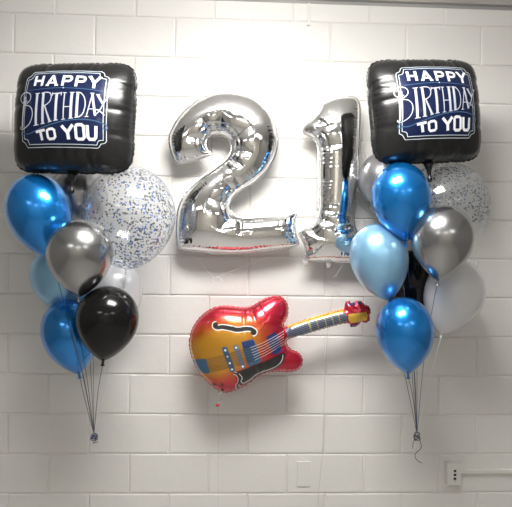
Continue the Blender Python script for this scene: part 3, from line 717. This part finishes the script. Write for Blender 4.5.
decal('f_hole', gb, [gst(fh2, 1.8), gpoly([gg(*p) for p in ell(245, 442, 11, 6.5, 0, 345, 14)])], .0014, ge, M['g_black'])
pg = [(240, 362), (300, 338), (360, 316), (430, 284), (450, 280), (456, 292), (450, 318), (435, 338), (400, 360), (360, 374), (330, 388), (305, 414), (275, 428), (252, 424), (246, 404), (252, 384)]
pgp = [gg(*p) for p in spline2(pg, 4)]
po = decal('pickguard', gb, [gpoly(pgp)], .0018, ge, M['g_black'])
decal('white_line', gb, [gst([gg(*p) for p in c2([(248, 368), (262, 388), (258, 408), (270, 418), (298, 404), (324, 380), (356, 366), (396, 352), (428, 332), (444, 308), (446, 288)])], .9)], .0026, po, M['g_white'])
decal('tailpiece', gb, [gpoly([gg(*p) for p in [(40, 318), (68, 308), (100, 303), (106, 330), (118, 366), (108, 374), (66, 372), (52, 350)]])], .0012, ge, M['g_blue'])
def bar(name, x0, y0, x1, y1, w_, m_, dots, off=.0016):
    o = decal(name, gb, [gpoly([gg(*p) for p in spline2([(x0-w_, y0+3), (x0-w_*.4, y0-8), (x0+w_*.5, y0-9), (x0+w_, y0-2), (x1+w_, y1-6), (x1+w_*.5, y1+6), (x1-w_*.5, y1+7), (x1-w_, y1)], 3)])], off, ge, m_)
    for t in dots: decal('screw', gb, [gpoly([gg(*p) for p in ell(x0+(x1-x0)*t, y0+(y1-y0)*t, 5, 5, 0, 330, 8)])], off+.0008, o, M['g_white'])
    return o
bar('bridge', 185, 256, 219, 352, 12, M['g_blue'], (.05, .35, .65, .95))
bar('pickup', 234, 245, 266, 338, 11, M['g_grey'], (.04, .96))
pk = decal('pickup', gb, [gpoly([gg(*p) for p in [(258, 224), (312, 211), (324, 240), (348, 308), (340, 320), (296, 336), (286, 324), (268, 266)]])], .0016, ge, M['g_blue'])
decal('pickup_cover', gb, [gpoly([gg(*p) for p in [(260, 226), (310, 214), (320, 240), (270, 254)]])], .0022, pk, M['g_darkblue'])
decal('pickup', gb, [gpoly([gg(*p) for p in [(370, 204), (412, 184), (424, 214), (440, 262), (434, 276), (402, 288), (392, 262)]])], .0016, ge, M['g_darkblue'])
for p in ((135, 427), (172, 422), (174, 453)): decal('knob', gb, [gpoly([gg(*q) for q in ell(*p, 8, 8, 0, 340, 12)])], .0012, ge, M['g_black'])
for i in range(6):
    t = i/5; a = gg(102+t*12, 308+t*56); a2 = gg(222+t*14, 272+t*56); b_ = gg(298+t*20, 248+t*58); b2 = gg(352+t*14, 230+t*54); c_ = gg(452, 184+t*56); d_ = gn(62+t*10, 206+t*34)
    decal('guitar_string', gb, [gst([a, a2, b_], .62)], .0028, ge, M['g_string'])
    decal('guitar_string', gb, [gst([b_, b2, c_], .5)], .0028, ge, M['g_pale'])
fb = decal('fretboard', gb, [gpoly([gn(*p) for p in [(48, 196), (120, 176), (200, 152), (280, 130), (352, 112), (364, 134), (368, 160), (300, 182), (220, 205), (140, 230), (74, 250), (58, 226)]])], .0014, ge, M['g_fret'])
for fx in (170, 176, 212, 252, 288, 322):
    yt = 196-(fx-48)*.277; decal('fret', gb, [gst([gn(fx-3, yt+3), gn(fx+10, yt+46)], .8)], .0022, fb, M['g_yellow'])
for t in (0, .33, .66, 1): decal('guitar_string', gb, [gst([gn(64+t*8, 212+t*26), gn(200+t*4, 168+t*30), gn(356+t*4, 124+t*26)], .45)], .0026, fb, M['g_darkblue'])
decal('headstock_face', gb, [gpoly([gn(*p) for p in [(368, 122), (400, 116), (440, 112), (462, 108), (470, 128), (468, 152), (440, 160), (410, 164), (384, 168), (372, 150)]])], .0012, ge, M['g_gold'])
for i, p in enumerate([(378, 72), (402, 70), (428, 66), (392, 182), (416, 176)]): decal('tuning_peg', gb, [gpoly([gn(*q) for q in ell(*p, 9, 8, 0, 340, 12)])], .0014, ge, M['g_darkblue'])
# inflation tail
tp = [P(*q)-gc for q in [(221, 391, .17), (219.5, 396, .168), (221, 400, .165), (218, 404, .165)]]
link('tail', tube('tail', catmull(tp, 5), [.006-.003*math.sin(i/15*math.pi) for i in range(16)], 8, .6), ge, smooth=True, mats=M['foil_clear'])
tq = P(217.5, 405, .165)-gc
link('tail_tip', mesh('tail_tip', *lathe([(.002, .006), (.009, .002), (.010, -.003), (.004, -.008)], 10, tuple(tq))), ge, smooth=True, mats=mat('red_foil_tip', (.6, .02, .03), .25, .6))
# nearly invisible lines holding things down
def line(label, pts, r_=.0007):
    c = P(*pts[-1]); o = link('nylon_line', tube('line', catmull([P(*q)-c for q in pts], 6), r_, 5), None, loc=c, mats=M['line'], smooth=True)
    return tag(o, label, 'line', 'thin nylon lines on the wall')
line('thin pale line hanging straight down from guitar balloon tail', [(218, 408, .15), (219, 430, .08), (218, 470, .03), (218.5, 520, .03)])
line('thin pale line hanging down wall beside blank wall plate', [(333, 292, .03), (327, 340, .012), (324, 400, .012), (322.5, 450, .012), (319, 490, .012), (318, 505, .012)], .0009)
